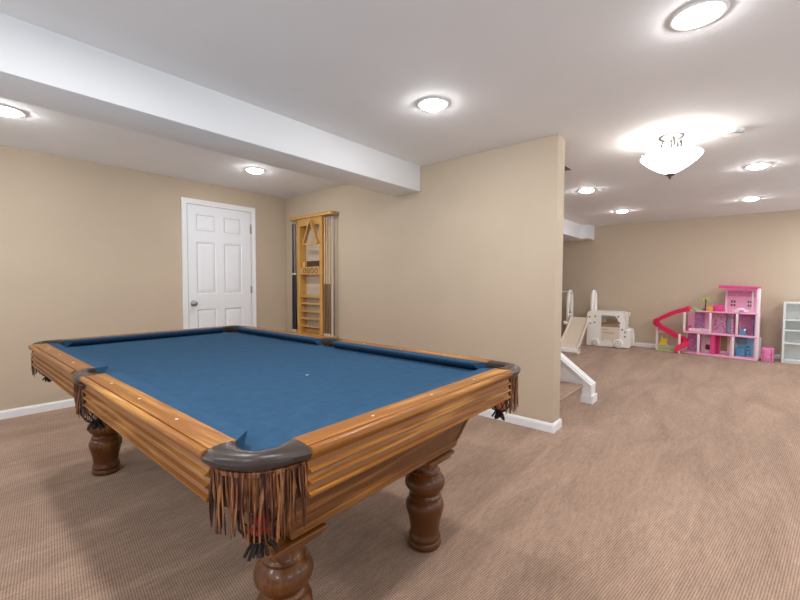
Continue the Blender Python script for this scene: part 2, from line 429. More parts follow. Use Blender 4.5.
# leather pockets, fringe and net
def smooth_path(P, n):
    P = [Vector(p) for p in P]; out = []
    m = len(P)-1
    for k in range(n+1):
        t = m*k/n; i = min(int(t), m-1); f = t-i
        p0 = P[max(i-1, 0)]; p1 = P[i]; p2 = P[i+1]; p3 = P[min(i+2, m)]
        out.append(.5*((2*p1)+(-p0+p2)*f+(2*p0-5*p1+4*p2-p3)*f*f+(-p0+3*p1-3*p2+p3)*f*f*f))
    return out
def rel(P): return [(-A+x, -B_+y) for x, y in P]
I_c = rel([(.002, EC), (-.010, .072), (-.016, .036), (-.003, -.002), (.036, -.012), (.070, -.004), (EC, .002)])
O_c = rel([(-.0830, EC), (-.076, .048), (-.039, -.017), (.010, -.051), (.050, -.067), (EC, -.0790)])
O_w = rel([(-.0830, EC), (-.084, .040), (-.062, -.040), (-.008, -.074), (.045, -.080), (EC, -.0790)])
I_s = [(-A+.002, ES), (-A-.022, ES-.018), (-A-.036, .026), (-A-.036, -.026), (-A-.022, -ES+.018), (-A+.002, -ES)]
O_s = [(-A-.0835, ES), (-A-.086, ES-.02), (-A-.090, .028), (-A-.090, -.028), (-A-.086, -ES+.02), (-A-.0835, -ES)]
def pocket(I, O, kind, sx, sy, long_fringe):
    n = 22
    Ip, Op = smooth_path(I, n), smooth_path(O, n)
    rings = []
    for a, o in zip(Ip, Op):
        d = o-a
        sec = [(a, .752), (a-d*.04, .775), (a+d*.03, .789), (a+d*.18, .7925), (a+d*.42, .7935), (a+d*.68, .7915), (a+d*.88, .7850), (a+d*1.0, .776), (a+d*.97, .766), (a+d*.88, .758), (a+d*.5, .754)]
        rings.append([(sx*q.x, sy*q.y, z) for q, z in sec])
    b = new_bm(); loft(b, rings)
    lp = obj('pocket', b, M['leather'], pt, 50)
    # stitched band below the leather plus hanging strands
    b = new_bm()
    Fp = [a+(o-a)*.64 for a, o in zip(Ip, Op)]
    outd = [(o-a).normalized() for a, o in zip(Ip, Op)]
    loft(b, [[(sx*(f.x+d.x*w), sy*(f.y+d.y*w), z) for w, z in ((.004, .757), (.010, .753), (.008, .742), (0, .742), (-.002, .755))] for f, d in zip(Fp, outd)])
    # back skirt, added to keep the gaps between strands dark
    loft(b, [[(sx*(f.x+d.x*w), sy*(f.y+d.y*w), z) for w, z in ((-.002, .752), (.002, .752), (.001, .668), (-.003, .668))] for f, d in zip(Fp, outd)])
    cnt = 40 if kind == 'corner' else 22
    for i in range(cnt):
        t = (i+.5)/cnt*(n); k = min(int(t), n-1); f = t-k
        p = Fp[k].lerp(Fp[k+1], f); d = outd[k].lerp(outd[k+1], f)
        r = random.uniform(.0016, .0032); zz = .748; ze = long_fringe + random.uniform(-.012, .016)
        jx, jy = random.uniform(-.006, .006), random.uniform(-.006, .006); lay = random.choice((.004, .008, .011))
        pts, rad = [], []
        for q in range(7):
            u = q/6
            pts.append((sx*(p.x+d.x*lay+jx*u+.0025*math.sin(5*u+i)), sy*(p.y+d.y*lay+jy*u+.0025*math.cos(4*u+2*i)), zz+(ze-zz)*u))
            rad.append(r*(2.1 if (q == 2 and i % 2 == 0) else 1)*(1 if q < 6 else .6))
        tube(b, pts, rad, 5)
    obj('fringe', b, M['fringe'], lp, 60)
    # net bag
    b = new_bm()
    cx = sum(q.x for q in Ip)/len(Ip); cy = sum(q.y for q in Ip)/len(Ip)
    if kind == 'corner': cx, cy = -A+.016, -B_+.012
    else: cx, cy = -A-.02, 0
    m = 9; lev = [(.034, .748), (.036, .718), (.046, .686), (.052, .648), (.048, .611), (.032, .586), (.012, .574)]
    def np_(j, k):
        r, z = lev[j]; a = 2*PI*(k+.5*(j % 2))/m
        return (sx*(cx+r*math.cos(a)), sy*(cy+r*math.sin(a)), z)
    for j in range(len(lev)-1):
        for k in range(m):
            for dk in ((0, -1) if j % 2 == 0 else (0, 1)):
                tube(b, [np_(j, k), np_(j+1, k+dk)], .0019, 4)
    for k in range(m): tube(b, [np_(0, k), np_(0, k+1)], .004, 4)
    for k in range(16):                                   # tassel under the bag
        a = 2*PI*k/16; r = random.uniform(.008, .026)
        tube(b, [(sx*(cx+.4*r*math.cos(a)), sy*(cy+.4*r*math.sin(a)), .580), (sx*(cx+r*math.cos(a)), sy*(cy+r*math.sin(a)), .565), (sx*(cx+1.5*r*math.cos(a)), sy*(cy+1.5*r*math.sin(a)), .545+random.uniform(-.005, .008))], .0042, 5)
    obj('net', b, M['net'], lp, 60)
    return sx*cx, sy*cy
centers = {}
for sx in (-1, 1):
    for sy in (-1, 1): centers[(sx, sy)] = pocket(I_c, O_w if (sx, sy) == (-1, 1) else O_c, 'corner', sx, sy, .60)
    centers[(sx, 0)] = pocket(I_s, O_s, 'side', sx, 1, .625)

# cabinet: four slanting boards, lower moulding
CT, CBm = (.548, 1.180, .700), (.425, 1.090, .425)
def frus(z, ins=0):
    f = (z-CBm[2])/(CT[2]-CBm[2]); return (CBm[0]+(CT[0]-CBm[0])*f-ins, CBm[1]+(CT[1]-CBm[1])*f-ins)
def cab_board(ax, s):
    b = new_bm(); r0 = []; 
    lo, hi = frus(CBm[2]), frus(CT[2]); li, hi_i = frus(CBm[2], .025), frus(CT[2], .025)
    if ax == 'x': # end board
        loft(b, [[(sg*lo[0], s*lo[1], CBm[2]), (sg*hi[0], s*hi[1], CT[2]), (sg*hi_i[0], s*hi_i[1], CT[2]), (sg*li[0], s*li[1], CBm[2])] for sg in (-1, 1)])
    else:
        loft(b, [[(s*lo[0], sg*lo[1], CBm[2]), (s*hi[0], sg*hi[1], CT[2]), (s*hi_i[0], sg*hi_i[1], CT[2]), (s*li[0], sg*li[1], CBm[2])] for sg in (-1, 1)])
    return b
for ax, s in (('x', -1), ('x', 1), ('y', -1), ('y', 1)):
    cb = obj('cabinet_panel', cab_board(ax, s), M['cab_'+ax], pt)
b = new_bm(); rings = []
for w, z in ((-.02, .428), (.001, .428), (.004, .431), (.0045, .440), (.003, .445), (.0035, .452), (.002, .458), (.001, .462), (-.02, .462)):
    x, y = frus(z); x += w; y += w
    rings.append([(-x, -y, z), (x, -y, z), (x, y, z), (-x, y, z)])
vs = loft(b, rings, True, False)
obj('cabinet_moulding', b, M['cab_x'], pt, 35)
b = new_bm(); box(b, (-.40, -1.065, .420), (.40, 1.065, .432)); obj('cabinet_bottom', b, M['darkbrown'], pt)
# corner posts of the cabinet
for sx in (-1, 1):
    for sy in (-1, 1):
        b = new_bm(); rr = []
        for z in (.4625, .699):
            x, y = frus(z)
            rr.append([(sx*(x+.003), sy*(y+.003), z), (sx*(x-.018), sy*(y+.003), z), (sx*(x-.018), sy*(y-.018), z), (sx*(x+.003), sy*(y-.018), z)])
        loft(b, rr); obj('corner_post', b, M['cab_x'], pt)
LEGP = [(.001,0),(.066,0),(.072,.006),(.0735,.016),(.071,.026),(.066,.031),(.069,.036),(.071,.044),(.069,.052),(.064,.057),(.064,.075),(.067,.105),(.074,.137),(.082,.162),(.0855,.180),(.0835,.196),(.076,.208),(.068,.214),(.0675,.218),(.0715,.222),(.0715,.228),(.067,.232),(.063,.238),(.066,.246),(.077,.258),(.0865,.272),(.0895,.286),(.0865,.301),(.077,.315),(.066,.324),(.062,.328),(.066,.332),(.067,.340),(.062,.345),(.055,.352),(.054,.372),(.062,.380),(.062,.386),(.001,.386)]
for sx in (-1, 1):
    for sy in (-1, 1):
        b = new_bm(); lathe(b, LEGP, (sx*.362-.036, sy*.947-.059, 0), 40)
        lg = obj('leg', b, M['leg'], pt, 45)
        b = new_bm(); cx, cy = sx*.362-.036, sy*.947-.059
        rbox(b, (cx-.082, cy-.082, .3862), (cx+.082, cy+.082, .4035), .004, 2)
        rbox(b, (cx-.094, cy-.094, .4035), (cx+.094, cy+.094, .4195), .004, 2)
        obj('leg_block', b, M['cab_x'], lg, 40)

# balls lying in pocket nets
def ball(loc, m, label):
    b = new_bm(); sphere(b, (0,0,0), .0286, 24, 16); o = obj('pool_ball', b, m, None, 80)
    c, s = math.cos(YAW), math.sin(YAW)
    o.location = (TX+loc[0]*c-loc[1]*s, TY+loc[0]*s+loc[1]*c, loc[2]); tag(o, label, 'pool ball', 'balls in the pocket nets')
cx, cy = centers[(1, 1)]
ball((cx+.002, cy+.002, .612), M['red'], 'red pool ball in the net behind the long front fringe')
ball((cx+.010, cy+.008, .669), M['cream'], 'cream pool ball above the red ball in the front pocket')
cx, cy = centers[(-1, 1)]
ball((cx-.004, cy-.004, .612), M['orange'], 'orange pool ball in the right corner pocket net')
ball((cx-.010, cy+.004, .669), M['cream'], 'cream pool ball above the orange ball in the right pocket')

# ------------------------------------------------------------------ cue rack on the partition
WX = XP-.001
rk = empty('cue_rack', (WX, 4.03, .5)); tag(rk, 'honey pine wall rack for pool cues beside the room corner', 'cue rack')
def rk_obj(name, b, m, sm=None, parent=None):
    if parent is None: b.transform(Matrix.Translation((-WX, -4.03, -.5)))
    else: b.transform(Matrix.Translation((-WX, -4.03, -.5)))
    return obj(name, b, m, parent or rk, sm)
RX = WX-.115
def plank(z0, z1):
    b = new_bm(); r = .05
    pts = [(WX, 3.63)] + [(RX+r-r*math.sin(a), 3.63+r-r*math.cos(a)) for a in [PI/2*i/6 for i in range(7)]] + [(RX+r-r*math.cos(a), 4.505-r+r*math.sin(a)) for a in [PI/2*i/6 for i in range(7)]] + [(WX, 4.505)]
    prism(b, pts, z0, z1, 'xy'); return b
tp = rk_obj('top_plank', plank(1.962, 1.998), M['pine_y'])
rk_obj('bottom_plank', plank(.498, .530), M['pine_y'])
for y0, y1 in ((4.265, 4.325), (3.825, 3.875)):
    b = new_bm(); rbox(b, (RX+.02, y0, .5305), (WX, y1, 1.9615), .003, 1); rk_obj('upright', b, M['pine'])
b = new_bm(); box(b, (RX+.022, 3.8755, 1.872), (RX+.036, 4.2645, 1.9615)); rk_obj('header_board', b, M['pine_y'])
b = new_bm(); tube(b, [(RX+.022, 4.005, 1.880), (RX-.03, 4.005, 1.885)], .006, 8); rk_obj('peg', b, M['pine_y'])
b = new_bm(); box(b, (RX+.03, 3.8755, 1.265), (WX, 4.2645, 1.283)); ms = rk_obj('ball_tray', b, M['pine_y'])
b = new_bm(); box(b, (RX+.018, 3.8755, 1.265), (RX+.03, 4.2645, 1.362))
tf = rk_obj('tray_front', b, M['pine_y'])
for i in range(4):
    b = new_bm(); y = 4.165-i*.0775
    tube(b, [(RX+.016, y+.026*math.cos(t)*1.0, 1.314+.027*math.sin(t)) for t in [2*PI*k/16 for k in range(16)]], .0055, 6, True)
    rk_obj('ring_cutout', b, M['butt'])
for z in (.985, .900, .805, .710, .615):
    b = new_bm(); rbox(b, (RX+.035, 3.8755, z-.008), (WX-.005, 4.2645, z+.008), .002, 1); box(b, (RX+.035, 3.8755, z+.008), (RX+.045, 4.2645, z+.018)); rk_obj('ball_shelf', b, M['pine_y'])
b = new_bm(); box(b, (WX-.02, 3.8755, .5305), (WX, 4.2645, .58)); rk_obj('base_board', b, M['pine_y'])
for y in (4.40, 3.75):
    b = new_bm(); tube(b, [(WX-.02, y, 1.998), (WX-.02, y, 2.016)], .005, 8); rk_obj('hanging_screw', b, M['black'])
# things kept on the rack
b = new_bm()
tri = [Vector((0, 0, .282)), Vector((0, .142, -.015)), Vector((0, -.142, -.015))]
path = []
for i in range(3):
    p, q, r = tri[i], tri[(i+1) % 3], tri[i-1]
    for f in (1, .5, 0):
        pass
    d1 = (r-p).normalized(); d2 = (q-p).normalized(); R0 = .03
    a_, c_ = p+d1*R0, p+d2*R0
    for k in range(5):
        t = k/4; path.append((1-t)**2*a_+2*t*(1-t)*p+t*t*c_)
rings = []
n = len(path)
for i in range(n):
    t = (path[(i+1) % n]-path[i-1]).normalized(); nn = Vector((0, t.z, -t.y))
    rings.append([path[i]+nn*w+Vector((dx, 0, 0)) for w, dx in ((-.009, -.022), (.009, -.022), (.009, .022), (-.009, .022))])
loft(b, rings, True, False, True)
tr = obj('ball_triangle', b, M['pine_y'], None, 40); tr.location = (RX-.004, 4.005, 1.650)
tag(tr, 'wooden triangle for racking balls hanging from the cue rack', 'triangle')
b = new_bm(); rbox(b, (-.03, -.125, 0), (.03, .125, .150), .004, 2)
for k in range(3): box(b, (-.0315, -.115+.08*k, .088), (-.03, -.045+.08*k, .140))
bx = obj('chalk_box', b, M['darkbrown']); bx.location = (WX-.04, 4.035, 1.2835); tag(bx, 'dark brown box standing on the middle tray of the cue rack', 'box')
b = new_bm(); rbox(b, (-.015, -.022, 0), (.015, .022, .14), .004, 2)
yb = obj('chalk_tin', b, M['torange']); yb.location = (WX-.055, 4.225, 1.2835); tag(yb, 'small golden tin at the left end of the cue rack tray', 'tin')
def cue(y, label, m_s, m_b, r0=.0145, split=1.15, ring=None, x=RX+.045):
    o = empty('pool_cue', (x, y, .5305)); tag(o, label, 'pool cue', 'cues standing in the wall rack')
    b = new_bm(); lathe(b, [(.001, 0), (r0*.95, 0), (r0, .008), (r0, .028), (.001, .028)], n=14); obj('bumper', b, M['rubber'], o, 40)
    s = split-.53
    b = new_bm(); lathe(b, [(.001, .0281), (r0*.98, .0281), (r0*.80, s), (.001, s)], n=14); obj('butt', b, m_b, o, 40)
    b = new_bm(); lathe(b, [(.001, s+.0001), (r0*.78, s+.0001), (r0*.56, 1.39), (.001, 1.39)], n=14); obj('shaft', b, m_s, o, 40)
    if ring:
        b = new_bm(); lathe(b, [(r0*.7, ring-.53-.012), (r0*.95, ring-.53-.012), (r0*.95, ring-.53+.012), (r0*.7, ring-.53+.012)], n=14, cap=False); obj('joint_collar', b, M['rubber'], o, 40)
    b = new_bm(); lathe(b, [(.001, 1.3901), (r0*.52, 1.3901), (r0*.5, 1.405), (.001, 1.408)], n=12); obj('tip', b, M['lblue'], o, 40)
    return o
cue(4.452, 'black pool cue at the far left of the wall rack', M['black'], M['black'], .0175, 1.27, 1.277)
cue(4.400, 'plum grey pool cue with black butt, second from rack left', M['plum'], M['black'], .0185, 1.27, 1.277)
cue(3.800, 'brown butted pool cue nearest the right upright of the rack', M['maple'], M['butt'], .0155)
cue(3.757, 'brown butted pool cue in the middle of the right three', M['maple'], M['butt'], .0155)
cue(3.714, 'brown butted pool cue just left of the pale cue', M['maple'], M['butt'], .0155)
cue(3.664, 'pale silver pool cue at the right end of the rack', M['silver'], M['silver'], .0135)

# ------------------------------------------------------------------ ceiling lights
def down_light():
    o = empty('ceiling_light', (0,0,H))
    b = new_bm(); R0, R1 = .100, .074
    lathe(b, [(R0, -.0005), (R0+.004, -.003), (R0, -.007), (.088, -.009), (R1+.004, -.007), (R1+.002, -.003), (R1+.002, -.0005)], n=40, cap=False)
    obj('trim_ring', b, M['white'], o, 40)
    b = new_bm(); lathe(b, [(R1, -.003), (R1-.002, -.010), (R1-.010, -.018), (.050, -.025), (.034, -.029), (.018, -.0315), (.001, -.032)], n=32); obj('lens', b, M['lens'], o, 60)
    return o
proto = None
LPOS = [(.34, 3.745, 'round ceiling light above the left wall, cut by the left edge'),
        (2.14, 3.78, 'round ceiling light in the alcove above the white door'),
        (2.094, 1.53, 'round ceiling light nearest the beam, over the pool table'),
        (2.13, .18, 'largest round ceiling light, cut by the upper edge'),
        (5.176, 1.475, 'round ceiling light just right of the partition end'),
        (7.0, 1.47, 'farthest left round ceiling light above the toy slide'),
        (5.158, -.07, 'round ceiling light below the smoke detector'),
        (7.06, -.04, 'farthest right round ceiling light above the dollhouse')]
for x, y, lab in LPOS:
    if proto is None: proto = down_light(); o = proto
    else: o = copy_tree(proto)
    o.location = (x, y, H); tag(o, lab, 'ceiling light', 'recessed ceiling lights')

# semi-flush bowl lamp
fx = empty('bowl_ceiling_lamp', (3.72, .455, H)); tag(fx, 'semi-flush ceiling lamp with white glass bowl and nickel finial', 'ceiling lamp')
b = new_bm(); lathe(b, [(.001, -.0005), (.085, -.0005), (.088, -.008), (.080, -.020), (.045, -.032), (.001, -.034)], n=32); obj('canopy', b, M['bronze'], fx, 40)
b = new_bm(); lathe(b, [(.006, -.03), (.006, -.30)], n=10); 
obj('stem', b, M['bronze'], fx, 60)
for k in range(3):
    a = 2*PI*k/3 + -.62
    b = new_bm(); pts = []
    for r, z in ((.045, -.026), (.062, -.048), (.060, -.080), (.046, -.112), (.050, -.150), (.085, -.172), (.130, -.165), (.170, -.148), (.192, -.134), (.205, -.117), (.200, -.098), (.184, -.094), (.174, -.108)):
        pts.append((r*math.cos(a), r*math.sin(a), z))
    tube(b, [tuple(p) for p in smooth_path(pts, 36)], .0072, 8); obj('arm', b, M['bronze'], fx, 60)
m = bpy.data.materials.new('lit_alabaster_glass'); m.use_nodes = True
bb = bsdf(m); bb.inputs['Base Color'].default_value = (.9, .88, .84, 1); bb.inputs['Roughness'].default_value = .3
bb.inputs['Emission Color'].default_value = (1, .96, .90, 1); bb.inputs['Emission Strength'].default_value = 1.6
b = new_bm(); prof = [(.196, -.146), (.203, -.151), (.198, -.165), (.168, -.196), (.124, -.232), (.080, -.261), (.042, -.280), (.008, -.288)]
lathe(b, prof + [(r-.006 if r > .02 else r, z+.006) for r, z in reversed(prof[1:])], n=48, cap=False); obj('bowl', b, m, fx, 60)
b = new_bm(); lathe(b, [(.001, -.2885), (.030, -.2885), (.033, -.294), (.024, -.301), (.012, -.308), (.013, -.315), (.006, -.323), (.001, -.330)], n=20); obj('finial', b, M['bronze'], fx, 50)
for k in range(3):
    a = 2*PI*k/3 + .43
    b = new_bm(); sphere(b, (.085*math.cos(a), .085*math.sin(a), -.132), .024, 14, 10, 1.2); obj('bulb', b, M['bulb'], fx, 80)

# smoke detector
b = new_bm(); lathe(b, [(.001, -.0005), (.066, -.0005), (.068, -.006), (.066, -.014), (.060, -.022), (.052, -.030), (.048, -.038), (.020, -.041), (.001, -.041)], n=32)
sd = obj('smoke_detector', b, M['white'], None, 40); sd.location = (3.87, .095, H); tag(sd, 'white round smoke detector on the ceiling beside the bowl lamp', 'smoke detector')
b = new_bm(); lathe(b, [(.053, -.029), (.0555, -.031), (.049, -.0385), (.047, -.036)], n=32, cap=False)
for k in range(18):
    a = 2*PI*k/18; tube(b, [(.063*math.cos(a), .063*math.sin(a), -.020), (.057*math.cos(a), .057*math.sin(a), -.028)], .002, 4)
obj('vent_ring', b, M['wheel'], sd)

# ------------------------------------------------------------------ toy slide with a play bus
ts = empty('toddler_slide', (8.0, 2.1, 0)); tag(ts, 'beige and cream toddler slide joined to a play bus', 'toy slide')
def tso(name, b, m, sm=None):
    if name.startswith(('bus', 'door', 'hole_disc', 'mirror')):
        for v in b.verts: v.co.y = 1.50+(v.co.y-1.425)*.935
    b.transform(Matrix.Translation((-8.0, -2.1, 0))); return obj(name, b, m, ts, sm)
BX = 8.03
def bus_side(x0, x1, name):
    b = new_bm()
    prism(b, [(1.945, .01), (2.205, .01), (2.205, .60), (2.185, .645), (2.14, .655), (1.945, .655)], x0, x1)           # rear column
    prism(b, [(1.60, .585), (1.944, .585), (1.944, .655), (1.66, .660), (1.585, .650), (1.555, .625)], x0, x1)          # roof bar
    prism(b, [(1.545, .36), (1.605, .36), (1.625, .47), (1.66, .550), (1.70, .584), (1.599, .584), (1.554, .624), (1.535, .60)], x0, x1)      # windscreen pillar
    prism(b, [(1.44, .02), (1.60, .02), (1.61, .18), (1.605, .359), (1.525, .359), (1.49, .345), (1.445, .33), (1.425, .20), (1.425, .06)], x0, x1)  # bonnet
    prism(b, [(1.601, .02), (1.944, .01), (1.944, .10), (1.86, .14), (1.78, .14), (1.72, .10), (1.625, .10)], x0, x1)      # sill
    return tso(name, b, M['tcream'])
bus_side(BX, BX+.03, 'bus_side_panel')
bus_side(BX+.36, BX+.39, 'bus_side_panel')
b = new_bm(); prism(b, [(1.605, .19), (1.70, .105), (1.78, .145), (1.86, .145), (1.943, .105), (1.943, .375), (1.605, .375)], BX+.006, BX+.026); tso('bus_door', b, M['tbeige'])
b = new_bm(); rbox(b, (BX+.002, 1.70, .262), (BX+.0055, 1.90, .275), .001, 1); rbox(b, (BX+.002, 1.83, .325), (BX+.0055, 1.91, .338), .001, 1); tso('door_groove', b, M['wheel'])
b = new_bm(); rbox(b, (BX+.031, 1.445, .02), (BX+.359, 1.52, .35), .02, 3); tso('bus_bonnet', b, M['tcream'], 40)
b = new_bm(); box(b, (BX+.031, 1.58, .635), (BX+.359, 2.12, .655)); tso('bus_roof', b, M['tcream'])
b = new_bm(); rbox(b, (BX+.10, 1.68, .24), (BX+.355, 1.98, .43), .015, 2); tso('bus_seat', b, mat('tan_plastic', (.40, .27, .17), .5), 40)
b = new_bm(); rbox(b, (BX+.031, 1.60, .05), (BX+.359, 2.12, .12), .01, 2); tso('bus_floor', b, M['tbeige'], 40)
for y, z, r in ((1.69, .088, .080), (2.075, .078, .070)):
    b = new_bm(); lathe(b, [(.001, BX-.030), (r*.55, BX-.030), (r*.92, BX-.026), (r, BX-.016), (r, BX-.0005), (.001, BX-.0005)], (0, y, z), 28, 'x'); w_ = tso('wheel', b, M['tcream'], 40)
    b = new_bm()
    tube(b, [(BX-.0305, y+.046*r/.08*math.cos(t), z+.046*r/.08*math.sin(t)) for t in [2*PI*k/20 for k in range(20)]], .0045, 6, True)
    lathe(b, [(.001, BX-.034), (.012, BX-.034), (.012, BX-.0305), (.001, BX-.0305)], (0, y, z), 12, 'x')
    b.transform(Matrix.Translation((-8.0, -2.1, 0))); obj('hub_ring', b, M['wheel'], w_, 60)
for y, z in ((2.155, .545), (2.05, .560), (2.06, .445), (2.14, .425), (1.635, .575), (1.615, .46), (1.515, .30), (1.515, .22), (1.565, .345)):
    b = new_bm(); lathe(b, [(.001, BX-.004), (.015, BX-.004), (.015, BX-.0003), (.001, BX-.0003)], (0, y, z), 14, 'x'); tso('hole_disc', b, M['tdark'])  # dark discs for open holes; the shade inside is put into the colour
b = new_bm(); tube(b, [(BX+.05, 1.535, .36), (BX+.045, 1.545, .50), (BX+.05, 1.56, .60), (BX+.06, 1.50, .655), (BX+.10, 1.47, .63)], .013, 8); tso('mirror_arm', b, M['tcream'], 60)
b = new_bm(); rbox(b, (BX+.07, 1.455, .585), (BX+.12, 1.485, .66), .01, 2); tso('mirror', b, M['tbeige'], 40)
# slide
SXT, SXB = 8.05, 6.93
def slz(x):
    f = (SXT-x)/(SXT-SXB); return .075+.450*(1-f)**1.0*(1-.12*math.sin(PI*f)) if f < 1 else .075
prof = [(SXT-(SXT-SXB)*i/16) for i in range(17)]
b = new_bm(); rings = []
for i, x in enumerate(prof):
    z = slz(x); w = .165+.003*(i/16)
    yc = 2.372-.145*(i/16)
    rings.append([(x, yc-w, z-.055), (x, yc-w, z+.018), (x, yc-w+.010, z+.026), (x, yc-w+.022, z+.018), (x, yc-w+.035, z+.003), (x, yc, z), (x, yc+w-.035, z+.003), (x, yc+w-.022, z+.018), (x, yc+w-.010, z+.026), (x, yc+w, z+.018), (x, yc+w, z-.055)])
loft(b, rings); tso('slide_chute', b, M['tbeige'], 40)
b = new_bm(); prism(b, [(SXB+.10, .001), (SXB-.05, .001), (SXB-.07, .03), (SXB-.05, .075), (SXB-.0, .085), (SXB+.10, .09)], 2.045, 2.40, 'xz')
tso('slide_end', b, M['tcream'], 40)
b = new_bm(); tube(b, [(SXB+.06, 2.042, .10), (SXB+.02, 2.040, .125), (SXB-.03, 2.040, .07), (SXB+.03, 2.040, .05)], .007, 6, True); tso('slide_emblem', b, M['wheel'], 60)
b = new_bm(); prism(b, [(7.60, .001), (7.66, .001), (SXT-.05, .43), (SXT-.10, .40)], 2.23, 2.46, 'xz'); tso('slide_support', b, M['tbeige'])
b = new_bm(); box(b, (SXT-.005, 2.19, .455), (8.30, 2.57, .50)); box(b, (8.10, 2.20, .001), (8.13, 2.56, .455)); tso('platform', b, M['tbeige'])
for y in (2.158, 2.600):                                   # arched hand rails: standing loops with oval openings
    b = new_bm(); zc = [(8.07, .001), (8.07, .55), (8.06, .78), (8.09, .95), (8.16, 1.025), (8.24, 1.01), (8.29, .92), (8.31, .75), (8.31, .55), (8.31, .001)]
    pp = smooth_path([Vector((x, y, z)) for x, z in zc], 40); tube(b, [tuple(q) for q in pp], .030, 8, False, .022)
    tube(b, [(8.07, y, .56), (8.19, y, .55), (8.31, y, .56)], .03, 8)
    tube(b, [tuple(q) for q in smooth_path([Vector((8.125, y, .62)), Vector((8.13, y, .80)), Vector((8.19, y, .955)), Vector((8.24, y, .80)), Vector((8.26, y, .62))], 20)], .016, 8)
    tso('hand_rail', b, M['tcream'], 60)
b = new_bm(); tube(b, [(8.18, 2.60, 1.015), (8.18, 2.85, 1.005)], .012, 8); tso('hoop_bar', b, M['tcream'], 60)
b = new_bm(); tube(b, [(7.86, 2.80+.07*math.cos(t), 1.0+.0*t) for t in (0, 1)], .01, 6)
b.clear(); tube(b, [(8.18+.07*math.cos(t), 2.91+.07*math.sin(t), 1.0) for t in [2*PI*k/20 for k in range(20)]], .009, 6, True); tso('hoop', b, M['tcream'], 60)
b = new_bm(); sphere(b, (7.75, 2.545, .43), .035, 14, 10); tube(b, [(7.75, 2.545, .43), (7.85, 2.47, .40)], .014, 8); tso('side_knob', b, M['tcream'], 60)
for k in range(3):
    b = new_bm(); rbox(b, (8.19+.08*k, 2.23, .36-.15*k), (8.29+.08*k, 2.50, .40-.15*k), .008, 2); box(b, (8.21+.08*k, 2.24, .001), (8.235+.08*k, 2.49, .36-.15*k)); tso('step', b, M['tbeige'], 40)

# ------------------------------------------------------------------ dollhouse
dh = empty('dollhouse', (8.085, -.192, 0), math.radians(81)); tag(dh, 'pink three storey dollhouse with a red slide at its left side', 'dollhouse')
# local: +X runs left along the front, -Y runs back to the wall
def dbox(name, lo, hi, m, parent=None, r=None):
    b = new_bm(); (rbox(b, lo, hi, r, 2) if r else box(b, lo, hi)); return obj(name, b, m, parent or dh, 40 if r else None)
D = -.27
dbox('ground_plate', (0, D, .001), (.99, .0, .022), M['pink'], r=.006)
dbox('second_floor', (.02, D, .283), (.97, .0, .305), M['pink'], r=.006)
dbox('third_floor', (.02, D, .562), (.83, .0, .584), M['pink'], r=.006)
dbox('lift_tower', (-.005, -.06, .0225), (.045, -.005, 1.07), M['pinkw'], r=.008)
dbox('tower_rail', (.045, -.05, .0225), (.058, -.02, 1.06), M['pink'])
# posts
for l, z0, z1 in ((.79, .0225, .2825), (.345, .0225, .2825), (.965, .3055, .55), (.635, .3055, .5615), (.305, .3055, .5615)):
    dbox('post', (l-.016, -.03, z0), (l+.016, -.004, z1), M['pinkw'], r=.005)
dbox('rear_wall', (.0, D+.0, .0225), (.99, D+.012, .2825), M['pinkw'])
dbox('rear_wall', (.02, D, .3055), (.97, D+.012, .5615), M['pink'])
# ground floor
dbox('wall_card', (.80, D+.0125, .0225), (.97, D+.016, .2825), M['purple'])
dbox('wall_card', (.06, D+.0125, .0225), (.33, D+.016, .2825), mat('toy_sky_blue', (.26, .52, .72), .4))
dbox('room_divider', (.575, D+.013, .0225), (.625, -.03, .2825), M['hot'])
dbox('window_card', (.455, D+.0125, .06), (.54, D+.016, .26), mat('toy_olive', (.30, .28, .10), .5))
dbox('door_card', (.545, D+.0165, .0225), (.57, D+.03, .27), M['hot'])
dbox('kitchen_unit', (.20, D+.02, .0225), (.335, D+.10, .13), M['blue'], r=.006)
dbox('kitchen_oven', (.14, D+.02, .0225), (.195, D+.11, .16), M['blue'], r=.006)
b = new_bm()
for z in (.05, .10, .145): box(b, (.145, D+.1105, z), (.19, D+.114, z+.015))
obj('oven_grille', b, M['tdark'], dh)
dbox('kitchen_cupboard', (.20, D+.02, .185), (.33, D+.07, .26), mat('toy_slate', (.16, .25, .33), .4), r=.004)
dbox('partition_panel', (.355, D+.013, .0225), (.385, -.05, .2825), M['pinkw'])
b = new_bm(); box(b, (.645, D+.02, .0225), (.755, D+.07, .06)); box(b, (.645, D+.02, .06), (.665, D+.07, .20)); box(b, (.735, D+.02, .06), (.755, D+.07, .20)); box(b, (.64, D+.02, .20), (.76, D+.08, .225)); box(b, (.67, D+.02, .13), (.73, D+.06, .195)); obj('fireplace', b, M['pinkw'], dh)
dbox('fireplace_recess', (.666, D+.018, .061), (.734, D+.03, .128), mat('toy_maroon', (.22, .02, .08), .5))
